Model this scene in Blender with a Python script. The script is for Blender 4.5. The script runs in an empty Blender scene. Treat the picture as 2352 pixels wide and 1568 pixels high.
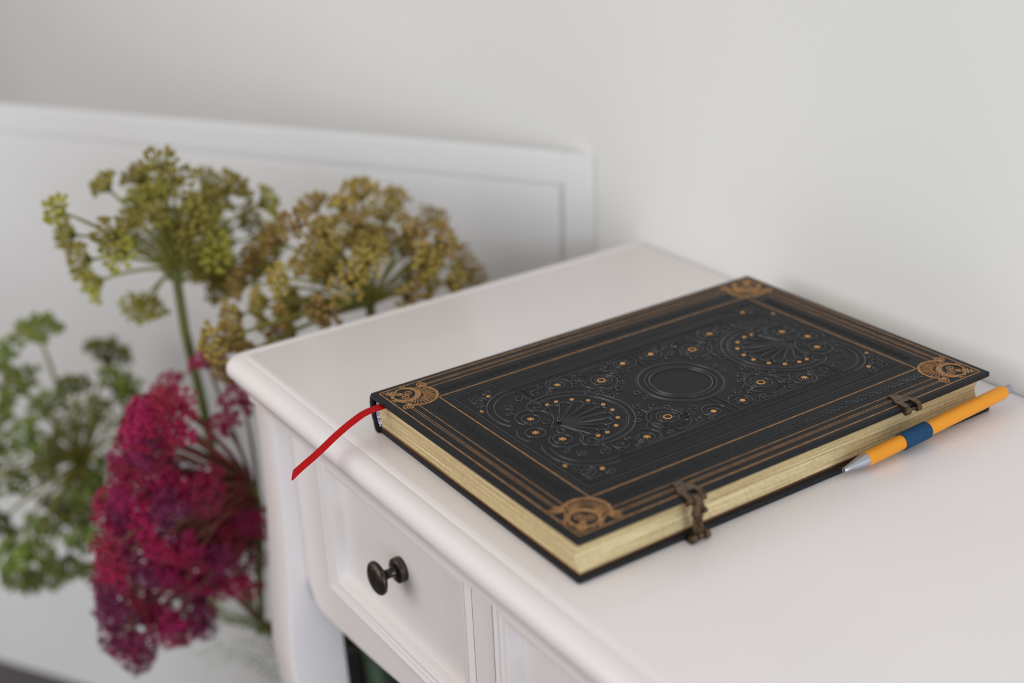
import bpy, bmesh, math, random
from mathutils import Vector, Matrix, Quaternion
PI = math.pi
rnd = random.Random(7)
scene = bpy.context.scene
COL = scene.collection

# ------------------------------------------------------------------ camera
IW, IH, FPX = 2352.0, 1568.0, 3077.2
PPX, PPY = 1189.25, 778.91          # principal point
CAM = Vector((-0.46927, -0.53998, 0.36567))
RIGHT = Vector((0.825221, -0.563569, -0.037421))
DOWN = Vector((-0.254806, -0.312340, -0.915160))
FWD = Vector((0.504068, 0.764744, -0.401351))
cd = bpy.data.cameras.new('camera')
cam = bpy.data.objects.new('camera', cd)
COL.objects.link(cam)
m3 = Matrix((RIGHT, -DOWN, -FWD)).transposed()
q = m3.to_quaternion(); q.normalize()
cam.matrix_world = Matrix.Translation(CAM) @ q.to_matrix().to_4x4()
cd.sensor_width = 36.0
cd.lens = FPX / IW * 36.0
cd.shift_x = (IW / 2 - PPX) / IW
cd.shift_y = (PPY - IH / 2) / IW
cd.clip_start = 0.01
cd.dof.use_dof = True
cd.dof.focus_distance = 0.760
cd.dof.aperture_fstop = 3.1
scene.camera = cam

# ------------------------------------------------------------------ light
w = bpy.data.worlds.new('world'); scene.world = w
w.use_nodes = True
w.node_tree.nodes['Background'].inputs[0].default_value = (1.0, 0.98, 0.965, 1)
w.node_tree.nodes['Background'].inputs[1].default_value = 0.66

def area(name, loc, target, sx, sy, power, color):
    l = bpy.data.lights.new(name, 'AREA')
    l.shape = 'RECTANGLE'; l.size = sx; l.size_y = sy
    l.energy = power; l.color = color
    o = bpy.data.objects.new(name, l); COL.objects.link(o)
    o.location = loc
    o.rotation_euler = (Vector(target) - Vector(loc)).to_track_quat('-Z', 'Y').to_euler()
    return o
# two upright windows of the room, on the walls opposite the table front and beside the camera
area('window_front_offscreen', (-2.1, 0.65, 1.00), (0, 0.65, 1.00), 1.8, 1.5, 24, (1.0, 0.95, 0.92))
area('window_side_offscreen', (-0.45, -2.9, 0.35), (-0.45, 0, 0.35), 1.2, 1.6, 62, (0.78, 0.88, 1.0))

scene.view_settings.view_transform = 'Standard'
scene.view_settings.look = 'None'
scene.view_settings.gamma = 1.0
scene.view_settings.use_curve_mapping = False
scene.view_settings.exposure = -0.13

# ------------------------------------------------------------------ pixel helpers
def ray(px, py):
    return RIGHT * ((px - PPX) / FPX) + DOWN * ((py - PPY) / FPX) + FWD
def on_y(px, py, Y):
    r = ray(px, py); return CAM + r * ((Y - CAM.y) / r.y)
def on_x(px, py, X):
    r = ray(px, py); return CAM + r * ((X - CAM.x) / r.x)

# ------------------------------------------------------------------ materials
def srgb(r, g, b):
    f = lambda c: (c / 255 / 12.92) if c / 255 <= 0.04045 else ((c / 255 + 0.055) / 1.055) ** 2.4
    return (f(r), f(g), f(b), 1)

def mat(name, color, rough=0.5, metal=0.0, var=None, scale=40.0, bump=0.0, bscale=200.0, stretch=(1, 1, 1), rand=0.0, spec=0.5, sss=0.0):
    m = bpy.data.materials.new(name); m.use_nodes = True
    nt = m.node_tree; N = nt.nodes; L = nt.links
    b = N['Principled BSDF']
    b.inputs['Base Color'].default_value = color
    b.inputs['Roughness'].default_value = rough
    b.inputs['Metallic'].default_value = metal
    b.inputs['Specular IOR Level'].default_value = spec
    tc = N.new('ShaderNodeTexCoord')
    mp = N.new('ShaderNodeMapping'); mp.inputs['Scale'].default_value = stretch
    L.new(tc.outputs['Object'], mp.inputs['Vector'])
    if var is not None:
        n = N.new('ShaderNodeTexNoise'); n.inputs['Scale'].default_value = scale
        n.inputs['Detail'].default_value = 4
        L.new(mp.outputs[0], n.inputs['Vector'])
        r = N.new('ShaderNodeValToRGB')
        r.color_ramp.elements[0].position = 0.35; r.color_ramp.elements[1].position = 0.65
        r.color_ramp.elements[0].color = color; r.color_ramp.elements[1].color = var
        L.new(n.outputs['Fac'], r.inputs[0])
        out = r.outputs[0]
        if rand > 0:
            oi = N.new('ShaderNodeObjectInfo')
            hs = N.new('ShaderNodeHueSaturation')
            ma = N.new('ShaderNodeMapRange')
            ma.inputs['To Min'].default_value = 1 - rand; ma.inputs['To Max'].default_value = 1 + rand
            L.new(oi.outputs['Random'], ma.inputs['Value'])
            L.new(ma.outputs[0], hs.inputs['Value'])
            mh = N.new('ShaderNodeMapRange')
            mh.inputs['To Min'].default_value = 0.5 - rand * 0.06; mh.inputs['To Max'].default_value = 0.5 + rand * 0.06
            L.new(oi.outputs['Random'], mh.inputs['Value']); L.new(mh.outputs[0], hs.inputs['Hue'])
            L.new(out, hs.inputs['Color']); out = hs.outputs[0]
        L.new(out, b.inputs['Base Color'])
    if bump > 0:
        n2 = N.new('ShaderNodeTexNoise'); n2.inputs['Scale'].default_value = bscale
        n2.inputs['Detail'].default_value = 5
        L.new(mp.outputs[0], n2.inputs['Vector'])
        bp = N.new('ShaderNodeBump'); bp.inputs['Strength'].default_value = bump
        bp.inputs['Distance'].default_value = 0.0005
        L.new(n2.outputs['Fac'], bp.inputs['Height']); L.new(bp.outputs[0], b.inputs['Normal'])
    return m

M = {}
M['wall'] = mat('wall_paint', srgb(230, 231, 230), 0.85, var=srgb(227, 228, 227), scale=3, bump=0.08, bscale=120)
M['white'] = mat('white_satin_paint', srgb(234, 228, 226), 0.32, var=srgb(231, 225, 224), scale=6, bump=0.03, bscale=60)
M['panel'] = mat('white_panel_paint', srgb(222, 222, 222), 0.45, var=srgb(219, 219, 219), scale=5, bump=0.03, bscale=40)
M['floor'] = mat('dark_floor', srgb(84, 76, 78), 0.5, var=srgb(66, 58, 58), scale=6, stretch=(1, 10, 1), bump=0.1, bscale=60)
M['leather'] = mat('black_leather', srgb(22, 23, 26), 0.58, var=srgb(18, 19, 21), scale=300, bump=0.35, bscale=2200, spec=0.28)
M['emboss'] = mat('black_leather_relief', srgb(25, 25, 27), 0.24, var=srgb(20, 20, 22), scale=300, bump=0.1, bscale=2200, spec=0.7)
M['gilt'] = mat('gilt_foil', srgb(180, 132, 76), 0.45, 0.4, var=srgb(144, 100, 60), scale=260, bump=0.3, bscale=1500)
M['giltdot'] = mat('gilt_dot_foil', srgb(226, 168, 92), 0.4, 0.45, var=srgb(205, 145, 78), scale=400)
M['brass'] = mat('antique_brass', srgb(118, 98, 76), 0.34, 0.9, var=srgb(74, 60, 48), scale=350, bump=0.1, bscale=900)
M['endpaper'] = mat('brown_endpaper', srgb(92, 54, 34), 0.7, var=srgb(78, 44, 28), scale=80)
M['ribbon'] = mat('red_satin_ribbon', srgb(176, 6, 10), 0.6, var=srgb(168, 4, 8), scale=900, bump=0.1, bscale=3000, spec=0.15)
M['orange'] = mat('orange_lacquer', srgb(228, 146, 8), 0.4, var=srgb(224, 142, 6), scale=30)
M['steel'] = mat('satin_steel', srgb(176, 176, 182), 0.36, 0.85, var=srgb(176, 176, 184), scale=50)
M['greycap'] = mat('grey_push_button', srgb(160, 156, 170), 0.35, 0.5, var=srgb(146, 142, 158), scale=50)
M['elastic'] = mat('blue_elastic', srgb(2, 68, 104), 0.8, var=srgb(0, 50, 84), scale=700, bump=0.5, bscale=2600)
M['bronze'] = mat('oil_rubbed_bronze', srgb(84, 78, 72), 0.32, 0.8, var=srgb(60, 54, 48), scale=220)
M['pot'] = mat('black_glazed_pot', srgb(20, 20, 20), 0.45, var=srgb(14, 14, 14), scale=30)
M['soil'] = mat('dark_soil', srgb(34, 28, 22), 0.95, var=srgb(24, 20, 16), scale=120, bump=0.6, bscale=300)
M['stem'] = mat('green_stem', srgb(108, 116, 52), 0.6, var=srgb(86, 92, 44), scale=60)
M['stalk'] = mat('olive_stalk', srgb(140, 136, 58), 0.6, var=srgb(112, 112, 50), scale=60)
M['leafdark'] = mat('dark_green_leaf', srgb(40, 62, 30), 0.5, var=srgb(28, 46, 22), scale=60, rand=0.2)
M['olive'] = mat('olive_bud', srgb(158, 146, 54), 0.65, var=srgb(124, 118, 40), scale=120, rand=0.25)
M['ochre'] = mat('ochre_bud', srgb(168, 142, 70), 0.65, var=srgb(134, 112, 44), scale=120, rand=0.22)
M['green'] = mat('leaf_green_bud', srgb(132, 138, 54), 0.65, var=srgb(90, 106, 42), scale=120, rand=0.32)
M['magenta'] = mat('magenta_petal', srgb(186, 20, 98), 0.65, var=srgb(160, 16, 62), scale=90, rand=0.16)
M['rose'] = mat('rose_red_petal', srgb(168, 30, 68), 0.65, var=srgb(136, 36, 56), scale=90, rand=0.16)
M['plum'] = mat('plum_petal', srgb(146, 36, 88), 0.65, var=srgb(112, 30, 66), scale=90, rand=0.2)
M['redstem'] = mat('red_brown_stem', srgb(122, 52, 46), 0.6, var=srgb(96, 62, 44), scale=60)
M['pale'] = mat('pale_dry_leaf', srgb(196, 200, 186), 0.7, var=srgb(172, 180, 160), scale=60)

# gilded page edges: fine sheet lines along the block
def pages_mat():
    m = bpy.data.materials.new('gilt_page_edges'); m.use_nodes = True
    nt = m.node_tree; N = nt.nodes; L = nt.links; b = N['Principled BSDF']
    tc = N.new('ShaderNodeTexCoord')
    mp = N.new('ShaderNodeMapping'); mp.inputs['Scale'].default_value = (12, 12, 1100)
    L.new(tc.outputs['Object'], mp.inputs['Vector'])
    n = N.new('ShaderNodeTexNoise'); n.inputs['Scale'].default_value = 1.0; n.inputs['Detail'].default_value = 3
    L.new(mp.outputs[0], n.inputs['Vector'])
    r = N.new('ShaderNodeValToRGB')
    r.color_ramp.elements[0].position = 0.3; r.color_ramp.elements[1].position = 0.7
    r.color_ramp.elements[0].color = srgb(168, 142, 96); r.color_ramp.elements[1].color = srgb(232, 212, 164)
    L.new(n.outputs['Fac'], r.inputs[0])
    n2 = N.new('ShaderNodeTexNoise'); n2.inputs['Scale'].default_value = 420; n2.inputs['Detail'].default_value = 3
    L.new(tc.outputs['Object'], n2.inputs['Vector'])
    mx = N.new('ShaderNodeMixRGB'); mx.blend_type = 'MULTIPLY'; mx.inputs[0].default_value = 0.35
    rr = N.new('ShaderNodeValToRGB'); rr.color_ramp.elements[0].color = (0.55, 0.5, 0.4, 1); rr.color_ramp.elements[0].position = 0.3; rr.color_ramp.elements[1].position = 0.55
    L.new(n2.outputs['Fac'], rr.inputs[0]); L.new(r.outputs[0], mx.inputs[1]); L.new(rr.outputs[0], mx.inputs[2])
    L.new(mx.outputs[0], b.inputs['Base Color'])
    b.inputs['Roughness'].default_value = 0.5; b.inputs['Metallic'].default_value = 0.12
    bp = N.new('ShaderNodeBump'); bp.inputs['Strength'].default_value = 0.6; bp.inputs['Distance'].default_value = 0.0003
    L.new(n.outputs['Fac'], bp.inputs['Height']); L.new(bp.outputs[0], b.inputs['Normal'])
    return m
M['pages'] = pages_mat()

def band_mat():
    m = bpy.data.materials.new('blue_white_headband'); m.use_nodes = True
    nt = m.node_tree; N = nt.nodes; L = nt.links; b = N['Principled BSDF']
    tc = N.new('ShaderNodeTexCoord')
    ck = N.new('ShaderNodeTexChecker'); ck.inputs['Scale'].default_value = 900
    ck.inputs['Color1'].default_value = srgb(44, 50, 110); ck.inputs['Color2'].default_value = srgb(210, 210, 226)
    L.new(tc.outputs['Object'], ck.inputs['Vector']); L.new(ck.outputs['Color'], b.inputs['Base Color'])
    b.inputs['Roughness'].default_value = 0.8
    return m
M['headband'] = band_mat()

# ------------------------------------------------------------------ mesh helpers
def link_mesh(name, me, material, parent=None, smooth=False):
    o = bpy.data.objects.new(name, me)
    COL.objects.link(o)
    if material is not None and not me.materials: me.materials.append(material)
    if parent is not None: o.parent = parent
    if smooth:
        me.polygons.foreach_set('use_smooth', [True] * len(me.polygons))
    return o

def from_bm(name, bm, material, parent=None, smooth=False, normals=True):
    if normals: bmesh.ops.recalc_face_normals(bm, faces=bm.faces[:])
    me = bpy.data.meshes.new(name); bm.to_mesh(me); bm.free()
    return link_mesh(name, me, material, parent, smooth)

def box(bm, x0, x1, y0, y1, z0, z1):
    vs = [bm.verts.new((x, y, z)) for x in (x0, x1) for y in (y0, y1) for z in (z0, z1)]
    for f in ((0, 1, 3, 2), (4, 6, 7, 5), (0, 4, 5, 1), (2, 3, 7, 6), (0, 2, 6, 4), (1, 5, 7, 3)):
        bm.faces.new([vs[i] for i in f])
    return vs

def bevel_all(bm, off, seg=2):
    bmesh.ops.bevel(bm, geom=bm.edges[:] + bm.verts[:], offset=off, segments=seg, profile=0.6, affect='EDGES')

def box_obj(name, x0, x1, y0, y1, z0, z1, material, parent=None, bev=0.0):
    bm = bmesh.new(); box(bm, x0, x1, y0, y1, z0, z1)
    if bev: bevel_all(bm, bev)
    return from_bm(name, bm, material, parent)

def lathe(bm, prof, origin, axis, seg=32, cap=True):
    axis = Vector(axis).normalized()
    a = axis.orthogonal().normalized(); b = axis.cross(a)
    origin = Vector(origin); rings = []
    for (t, r) in prof:
        rings.append([bm.verts.new(origin + axis * t + (a * math.cos(2 * PI * i / seg) + b * math.sin(2 * PI * i / seg)) * r) for i in range(seg)])
    for k in range(len(rings) - 1):
        for i in range(seg):
            j = (i + 1) % seg
            bm.faces.new((rings[k][i], rings[k][j], rings[k + 1][j], rings[k + 1][i]))
    if cap:
        bm.faces.new(rings[0][::-1]); bm.faces.new(rings[-1])

def tube(bm, pts, radii, seg=6):
    pts = [Vector(p) for p in pts]
    if not isinstance(radii, (list, tuple)): radii = [radii] * len(pts)
    d0 = (pts[1] - pts[0]).normalized(); up = d0.orthogonal().normalized(); rings = []
    for i, p in enumerate(pts):
        d = (pts[min(i + 1, len(pts) - 1)] - pts[max(i - 1, 0)]).normalized()
        up = (up - d * up.dot(d)).normalized(); s = d.cross(up)
        rings.append([bm.verts.new(p + (up * math.cos(2 * PI * k / seg) + s * math.sin(2 * PI * k / seg)) * radii[i]) for k in range(seg)])
    for a in range(len(rings) - 1):
        for k in range(seg):
            j = (k + 1) % seg
            bm.faces.new((rings[a][k], rings[a][j], rings[a + 1][j], rings[a + 1][k]))
    bm.faces.new(rings[0][::-1]); bm.faces.new(rings[-1])

def bez(p0, p1, p2, n=8):
    p0, p1, p2 = Vector(p0), Vector(p1), Vector(p2)
    return [p0 * (1 - t) ** 2 + p1 * 2 * t * (1 - t) + p2 * t * t for t in [i / n for i in range(n + 1)]]

def tag(o, label, cat, group=None):
    o['label'] = label; o['category'] = cat
    if group: o['group'] = group
    return o
def empty(name, loc=(0, 0, 0), rz=0):
    o = bpy.data.objects.new(name, None); COL.objects.link(o)
    o.empty_display_size = 0.05
    o.location = loc; o.rotation_euler = (0, 0, rz); return o
def struct(o): o['kind'] = 'structure'; return o

# ------------------------------------------------------------------ room
FZ = -0.677
WX = 0.1780
struct(box_obj('wall_back', WX, WX + 0.1, -3.0, 4.0, FZ, 2.1, M['wall']))
struct(box_obj('floor', -3.2, WX, -3.0, 4.0, FZ - 0.05, FZ, M['floor']))

# ------------------------------------------------------------------ framed panel leaning across the corner
PD = Vector((-0.5240, 0.8517, 0)); PN = Vector((-0.8517, -0.5240, 0))
P0 = Vector((0.1775, 0.3156, 0))
pang = math.atan2(PD.y, PD.x)
board = empty('framed_panel', (P0.x, P0.y, FZ), pang)    # local x along the panel, local +y faces the camera
tag(board, 'white panel board with a raised flat frame, standing on the floor behind the flowers', 'panel')
PL, PH, FWm, RD = 1.25, 0.7359, 0.0276, 0.0042
# local -> n: PN relative: rotate (0,1) by pang = (-sin,cos)
sgn = 1 if Vector((-math.sin(pang), math.cos(pang), 0)).dot(PN) > 0 else -1
def pbox(name, x0, x1, z0, z1, d0, d1, bev=0.0012, m='panel'):
    return box_obj(name, x0, x1, min(sgn * d0, sgn * d1), max(sgn * d0, sgn * d1), z0, z1, M[m], board, bev)
# the stile that meets the wall is scribed to it
bm = bmesh.new()
sec = [(0.0003, 0), (FWm, 0), (FWm, -sgn * 0.0068), (0.0114, -sgn * 0.0068)]
va = [bm.verts.new((x, y, 0)) for x, y in sec]; vb = [bm.verts.new((x, y, PH)) for x, y in sec]
bm.faces.new(va); bm.faces.new(vb)
for i in range(4): bm.faces.new((va[i], va[(i + 1) % 4], vb[(i + 1) % 4], vb[i]))
from_bm('stile', bm, M['panel'], board)
pbox('stile', PL - FWm, PL, 0, PH, -0.0068, 0)
pbox('rail', FWm, PL - FWm, PH - FWm, PH, -0.0068, 0)
pbox('inset_board', FWm - 0.002, PL - FWm + 0.002, 0.0, PH - FWm + 0.002, -0.0064, -RD, 0)
# small raised lip round the inset so that the frame reads as a groove
g0, g1 = FWm + 0.0055, 0.0
pbox('field_board', g0, PL - g0, 0.0, PH - g0, -RD - 0.001, -0.0012, 0.0010)

# ------------------------------------------------------------------ console table
TYL, TYR = 0.2510, -0.4890        # flat top limits
TXF, TXB = -0.1686, 0.1765
table = empty('console_table', ((TXF + TXB) / 2, (TYL + TYR) / 2, FZ))
tag(table, 'white painted console table with moulded edge and panelled drawers', 'table')
TO = Vector(table.location)
def toff(o):
    o.location = -TO; return o

def top_outline(o, n=8):
    """outline of the table top grown by o on the front and the two sides, corners rounded"""
    r = 0.005 + max(o, 0) * 0.7
    x0, y0, y1 = TXF - o, TYR - o, TYL + o
    pts = [(TXB, y0)]
    for k in range(n + 1):
        a = -PI / 2 - (PI / 2) * k / n
        pts.append((x0 + r + r * math.cos(a), y0 + r + r * math.sin(a)))
    for k in range(n + 1):
        a = PI - (PI / 2) * k / n
        pts.append((x0 + r + r * math.cos(a), y1 - r + r * math.sin(a)))
    pts.append((TXB, y1))
    return pts
prof = [(0.0, 0.0), (0.0007, -0.0004), (0.0013, -0.0006), (0.002, -0.0004), (0.0030, -0.00025), (0.0075, -0.0006), (0.0095, -0.0013),
        (0.0112, -0.0026), (0.0126, -0.0045), (0.0135, -0.0070), (0.0137, -0.0095), (0.0130, -0.0118), (0.0116, -0.0132),
        (0.0108, -0.0136), (0.0102, -0.0150), (0.0092, -0.0178), (0.0072, -0.0205), (0.0048, -0.0225), (0.0030, -0.0250), (0.0022, -0.0285), (0.0022, -0.0315)]
bm = bmesh.new()
rings = [[bm.verts.new((x, y, z)) for x, y in top_outline(o)] for o, z in prof]
bm.faces.new(rings[0])
for a, b in zip(rings, rings[1:]):
    n = len(a)
    for i in range(n):
        j = (i + 1) % n
        bm.faces.new((a[i], a[j], b[j], b[i]))
bm.faces.new(rings[-1][::-1])
top = toff(from_bm('tabletop', bm, M['white'], table, True))
me = top.data
me.set_sharp_from_angle(angle=math.radians(38))

AX = -0.1530; ATH = 0.016
LEGY0, LEGY1 = 0.2275, 0.2580
def leg_mesh(name, x_front, x_back, y_in, y_out, fwd):
    """square post with a cabriole-like swell; fwd = -1 bulges to -x, +1 to +x"""
    secs = [(-0.030, 0, 0), (-0.05, 0, 0), (-0.12, 0.001, 0.0005), (-0.16, 0.0025, 0.004), (-0.20, 0.0055, 0.0065), (-0.235, 0.008, 0.005), (-0.30, 0.006, 0.001),
            (-0.38, 0.001, -0.003), (-0.48, -0.004, -0.006), (-0.58, -0.006, -0.007), (FZ + 0.03, -0.002, -0.006), (FZ + 0.012, 0.003, -0.001), (FZ, 0.003, -0.001)]
    bm = bmesh.new(); rr = []
    s_out = 1 if y_out > y_in else -1
    for z, df, dy in secs:
        xf = x_front + fwd * df; xb = x_back + fwd * df * 0.6; yo = y_out + s_out * dy
        c = 0.0022
        sx = 1 if xb > xf else -1; sy = 1 if yo > y_in else -1
        pts = [(xf + sx * c, y_in), (xf + sx * c * 0.3, y_in + sy * c * 0.3), (xf, y_in + sy * c), (xf, yo - sy * c), (xf + sx * c * 0.3, yo - sy * c * 0.3), (xf + sx * c, yo), (xb - sx * c, yo), (xb, yo - sy * c), (xb, y_in + sy * c), (xb - sx * c, y_in)]
        rr.append([bm.verts.new((x, y, z)) for x, y in pts])
    for a, b in zip(rr, rr[1:]):
        n = len(a)
        for i in range(n):
            bm.faces.new((a[i], a[(i + 1) % n], b[(i + 1) % n], b[i]))
    bm.faces.new(rr[0]); bm.faces.new(rr[-1])
    o = toff(from_bm(name, bm, M['white'], table, True))
    o.data.set_sharp_from_angle(angle=math.radians(50)); return o
RY1 = TYL + TYR - LEGY1; RY0 = TYL + TYR - LEGY0
leg_mesh('leg', -0.1640, -0.1240, LEGY0, LEGY1, -1)
leg_mesh('leg', -0.1640, -0.1240, RY0, RY1, -1)
leg_mesh('leg', 0.1720, 0.1360, LEGY0, LEGY1, 0)
leg_mesh('leg', 0.1720, 0.1360, RY0, RY1, 0)

# drawers (y0, y1) share one height
DZ0, DZ1 = -0.1600, -0.0465
DW = 0.1915
dr = [(-0.0035, 0.1880), (-0.2150, -0.0235), (-0.4265, -0.2350)]
GAP = 0.0009
def apron_piece(name, pts, x0=AX, th=ATH):
    bm = bmesh.new()
    f = [bm.verts.new((x0, y, z)) for y, z in pts]; b = [bm.verts.new((x0 + th, y, z)) for y, z in pts]
    bm.faces.new(f); bm.faces.new(b[::-1])
    n = len(pts)
    for i in range(n): bm.faces.new((f[i], b[i], b[(i + 1) % n], f[(i + 1) % n]))
    return toff(from_bm(name, bm, M['white'], table))
def rect(y0, y1, z0, z1): return [(y0, z0), (y1, z0), (y1, z1), (y0, z1)]
apron_piece('apron_rail', rect(RY0, LEGY0, DZ1, -0.0310))
cuts = [LEGY0] + [v for a, b in dr for v in (b, a)] + [RY0]
for k in range(0, len(cuts), 2):
    apron_piece('apron_stile', rect(cuts[k + 1], cuts[k], DZ0, DZ1))
# lower rail with rounded shoulders beside the legs and a shallow arch
low = []
ym = (RY0 + LEGY0) / 2
half = (LEGY0 - RY0) / 2
for k in range(61):
    t = -1 + 2 * k / 60
    e = (1 - abs(t)) * half            # distance from the leg
    if e < 0.020: z = -0.170 - 0.0185 * math.sqrt(max(0, 1 - (1 - e / 0.020) ** 2))
    else: z = -0.1885 + 0.017 * (1 - math.cos(min(1, (e - 0.02) / 0.24) * PI)) / 2
    low.append((ym + t * half, z))
apron_piece('apron_rail', [(LEGY0, DZ0), (RY0, DZ0)] + low)
for (a, b) in ((LEGY1 - 0.004, LEGY1 - 0.018), (RY1 + 0.004, RY1 + 0.018)):
    toff(box_obj('side_apron', -0.124, 0.136, min(a, b), max(a, b), -0.185, -0.031, M['white'], table))
toff(box_obj('back_apron', 0.156, 0.170, RY0, LEGY0, -0.185, -0.031, M['white'], table))

dprof = [(GAP, -0.010), (GAP, 0.0), (0.0022, 0.0), (0.0026, 0.0006), (0.0034, 0.0016), (0.0046, 0.0019), (0.0058, 0.0014), (0.0064, 0.0004), (0.0070, 0.0002),
         (0.0078, 0.0009), (0.0092, 0.0010), (0.0102, 0.0002), (0.0132, 0.0000), (0.0140, -0.0008), (0.0152, -0.0030), (0.0166, -0.0062), (0.0176, -0.0075), (0.0188, -0.0079), (0.0200, -0.0079)]
kprof = [(0.0, 0.0082), (0.0016, 0.0084), (0.0046, 0.0082), (0.0056, 0.0070), (0.0062, 0.0040), (0.0080, 0.0031), (0.0110, 0.0031), (0.0130, 0.0040), (0.0150, 0.0088), (0.0162, 0.0108), (0.0176, 0.0112), (0.0190, 0.0106), (0.0202, 0.0085), (0.0208, 0.0050), (0.0210, 0.0012)]
for i, (y0, y1) in enumerate(dr):
    bm = bmesh.new(); rr = []
    for ins, d in dprof:
        rr.append([bm.verts.new((AX - d, y, z)) for y, z in rect(y0 + ins, y1 - ins, DZ0 + ins, DZ1 - ins)])
    for a, b in zip(rr, rr[1:]):
        for k in range(4): bm.faces.new((a[k], a[(k + 1) % 4], b[(k + 1) % 4], b[k]))
    bm.faces.new(rr[-1])
    vs = box(bm, AX + 0.010, AX + 0.20, y0 + 0.006, y1 - 0.006, DZ0 + 0.006, DZ1 - 0.008)
    d = toff(from_bm('drawer', bm, M['white'], table))
    bm = bmesh.new()
    lathe(bm, kprof, (AX + 0.0079, (y0 + y1) / 2 + (0.0008 if i == 0 else 0), (DZ0 + DZ1) / 2 + 0.007), (-1, 0, 0), 40)
    k = from_bm('knob', bm, M['bronze'], d, True)
    k.data.set_sharp_from_angle(angle=math.radians(45))
    k['label'] = 'round dark bronze knob'

# ------------------------------------------------------------------ book
T = 0.0243; BT = 0.0031
HU, HV = 0.1500, 0.1021
book = empty('hardcover_journal', (-0.0025, -0.0015, 0), 0)
tag(book, 'closed black hardcover book with gilt borders, embossed scrollwork and brass clasps', 'book')

def cover(name, z0, z1):
    bm = bmesh.new(); box(bm, -HU, HU, -HV, HV, z0, z1)
    ed = [e for e in bm.edges if abs(e.verts[0].co.z - e.verts[1].co.z) > 1e-5]
    bmesh.ops.bevel(bm, geom=ed, offset=0.0012, segments=3, profile=0.5, affect='EDGES')
    ed = [e for e in bm.edges if abs(e.verts[0].co.z - e.verts[1].co.z) < 1e-7]
    bmesh.ops.bevel(bm, geom=ed, offset=0.0007, segments=2, profile=0.5, affect='EDGES')
    o = from_bm(name, bm, M['leather'], book, True)
    o.data.set_sharp_from_angle(angle=math.radians(50)); return o
back_cover = cover('back_cover', 0.0, BT)
ba = math.radians(-0.5)        # the boards are not quite square to each other
bp = Vector((-HU, -HV, 0)); back_cover.rotation_euler.z = ba
back_cover.location = bp - Matrix.Rotation(ba, 3, 'Z') @ bp
front_cover = cover('front_cover', T - BT, T)
# spine: rounded strip along the far long side
bm = bmesh.new()
outer = [(HV - 0.004, T), (HV - 0.0004, T - 0.0008), (HV + 0.0012, T - 0.003), (HV + 0.0022, T - 0.007), (HV + 0.0020, T - 0.011), (HV + 0.0006, T - 0.016), (HV - 0.0008, 0.0045), (HV - 0.0012, 0.0025), (HV - 0.0022, 0.0006), (HV - 0.005, 0.0)]
inner = [(y - 0.0022, min(max(z, 0.0012), T - 0.0012)) for y, z in outer]
sec = outer + inner[::-1]
A_ = [bm.verts.new((-HU + 0.0003, y, z)) for y, z in sec]; B_ = [bm.verts.new((HU - 0.0003, y, z)) for y, z in sec]
n = len(sec)
for i in range(n): bm.faces.new((A_[i], A_[(i + 1) % n], B_[(i + 1) % n], B_[i]))
for k in range(len(outer) - 1):
    for V_ in (A_, B_): bm.faces.new((V_[k], V_[k + 1], V_[n - 2 - k], V_[n - 1 - k]))
o = from_bm('spine', bm, M['leather'], book, True); o.data.set_sharp_from_angle(angle=math.radians(60))
# page block with a hollow fore edge
bm = bmesh.new()
px0, px1, pyb = -HU + 0.0030, HU - 0.0035, HV - 0.0065
z0, z1 = BT, T - BT
rows = []
for k in range(11):
    t = k / 10; z = z0 + (z1 - z0) * t
    fy = -HV + 0.0028 + 0.0042 * math.sin(PI * t)
    by = pyb + 0.0026 * math.sin(PI * t)
    rows.append([bm.verts.new((x, y, z)) for x, y in ((px0, fy), (px1, fy), (px1, by), (px0, by))])
for a, b in zip(rows, rows[1:]):
    for k in range(4): bm.faces.new((a[k], a[(k + 1) % 4], b[(k + 1) % 4], b[k]))
bm.faces.new(rows[0]); bm.faces.new(rows[-1])
pg = from_bm('page_block', bm, M['pages'], book)
pg['label'] = 'gilded cream page edges'
for (za, zb) in ((BT - 0.0001, BT + 0.0006), (T - BT - 0.0004, T - BT + 0.0001)):
    ep = box_obj('endpaper', -HU + 0.0022, HU - 0.0022, -HV + 0.0022, HV - 0.008, za, zb, M['endpaper'], book)
    ep['label'] = 'brown endpaper edge'
for sx in (-1, 1):
    bm = bmesh.new()
    xx = sx * (HU - 0.0030)
    tube(bm, [(xx, pyb + 0.0010 + 0.0026 * math.sin(PI * k / 10), z0 + 0.0006 + (z1 - z0 - 0.0012) * k / 10) for k in range(11)], 0.0013, 8)
    hb = from_bm('headband', bm, M['headband'], book, True)
    hb['label'] = 'blue and white woven headband'

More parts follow.
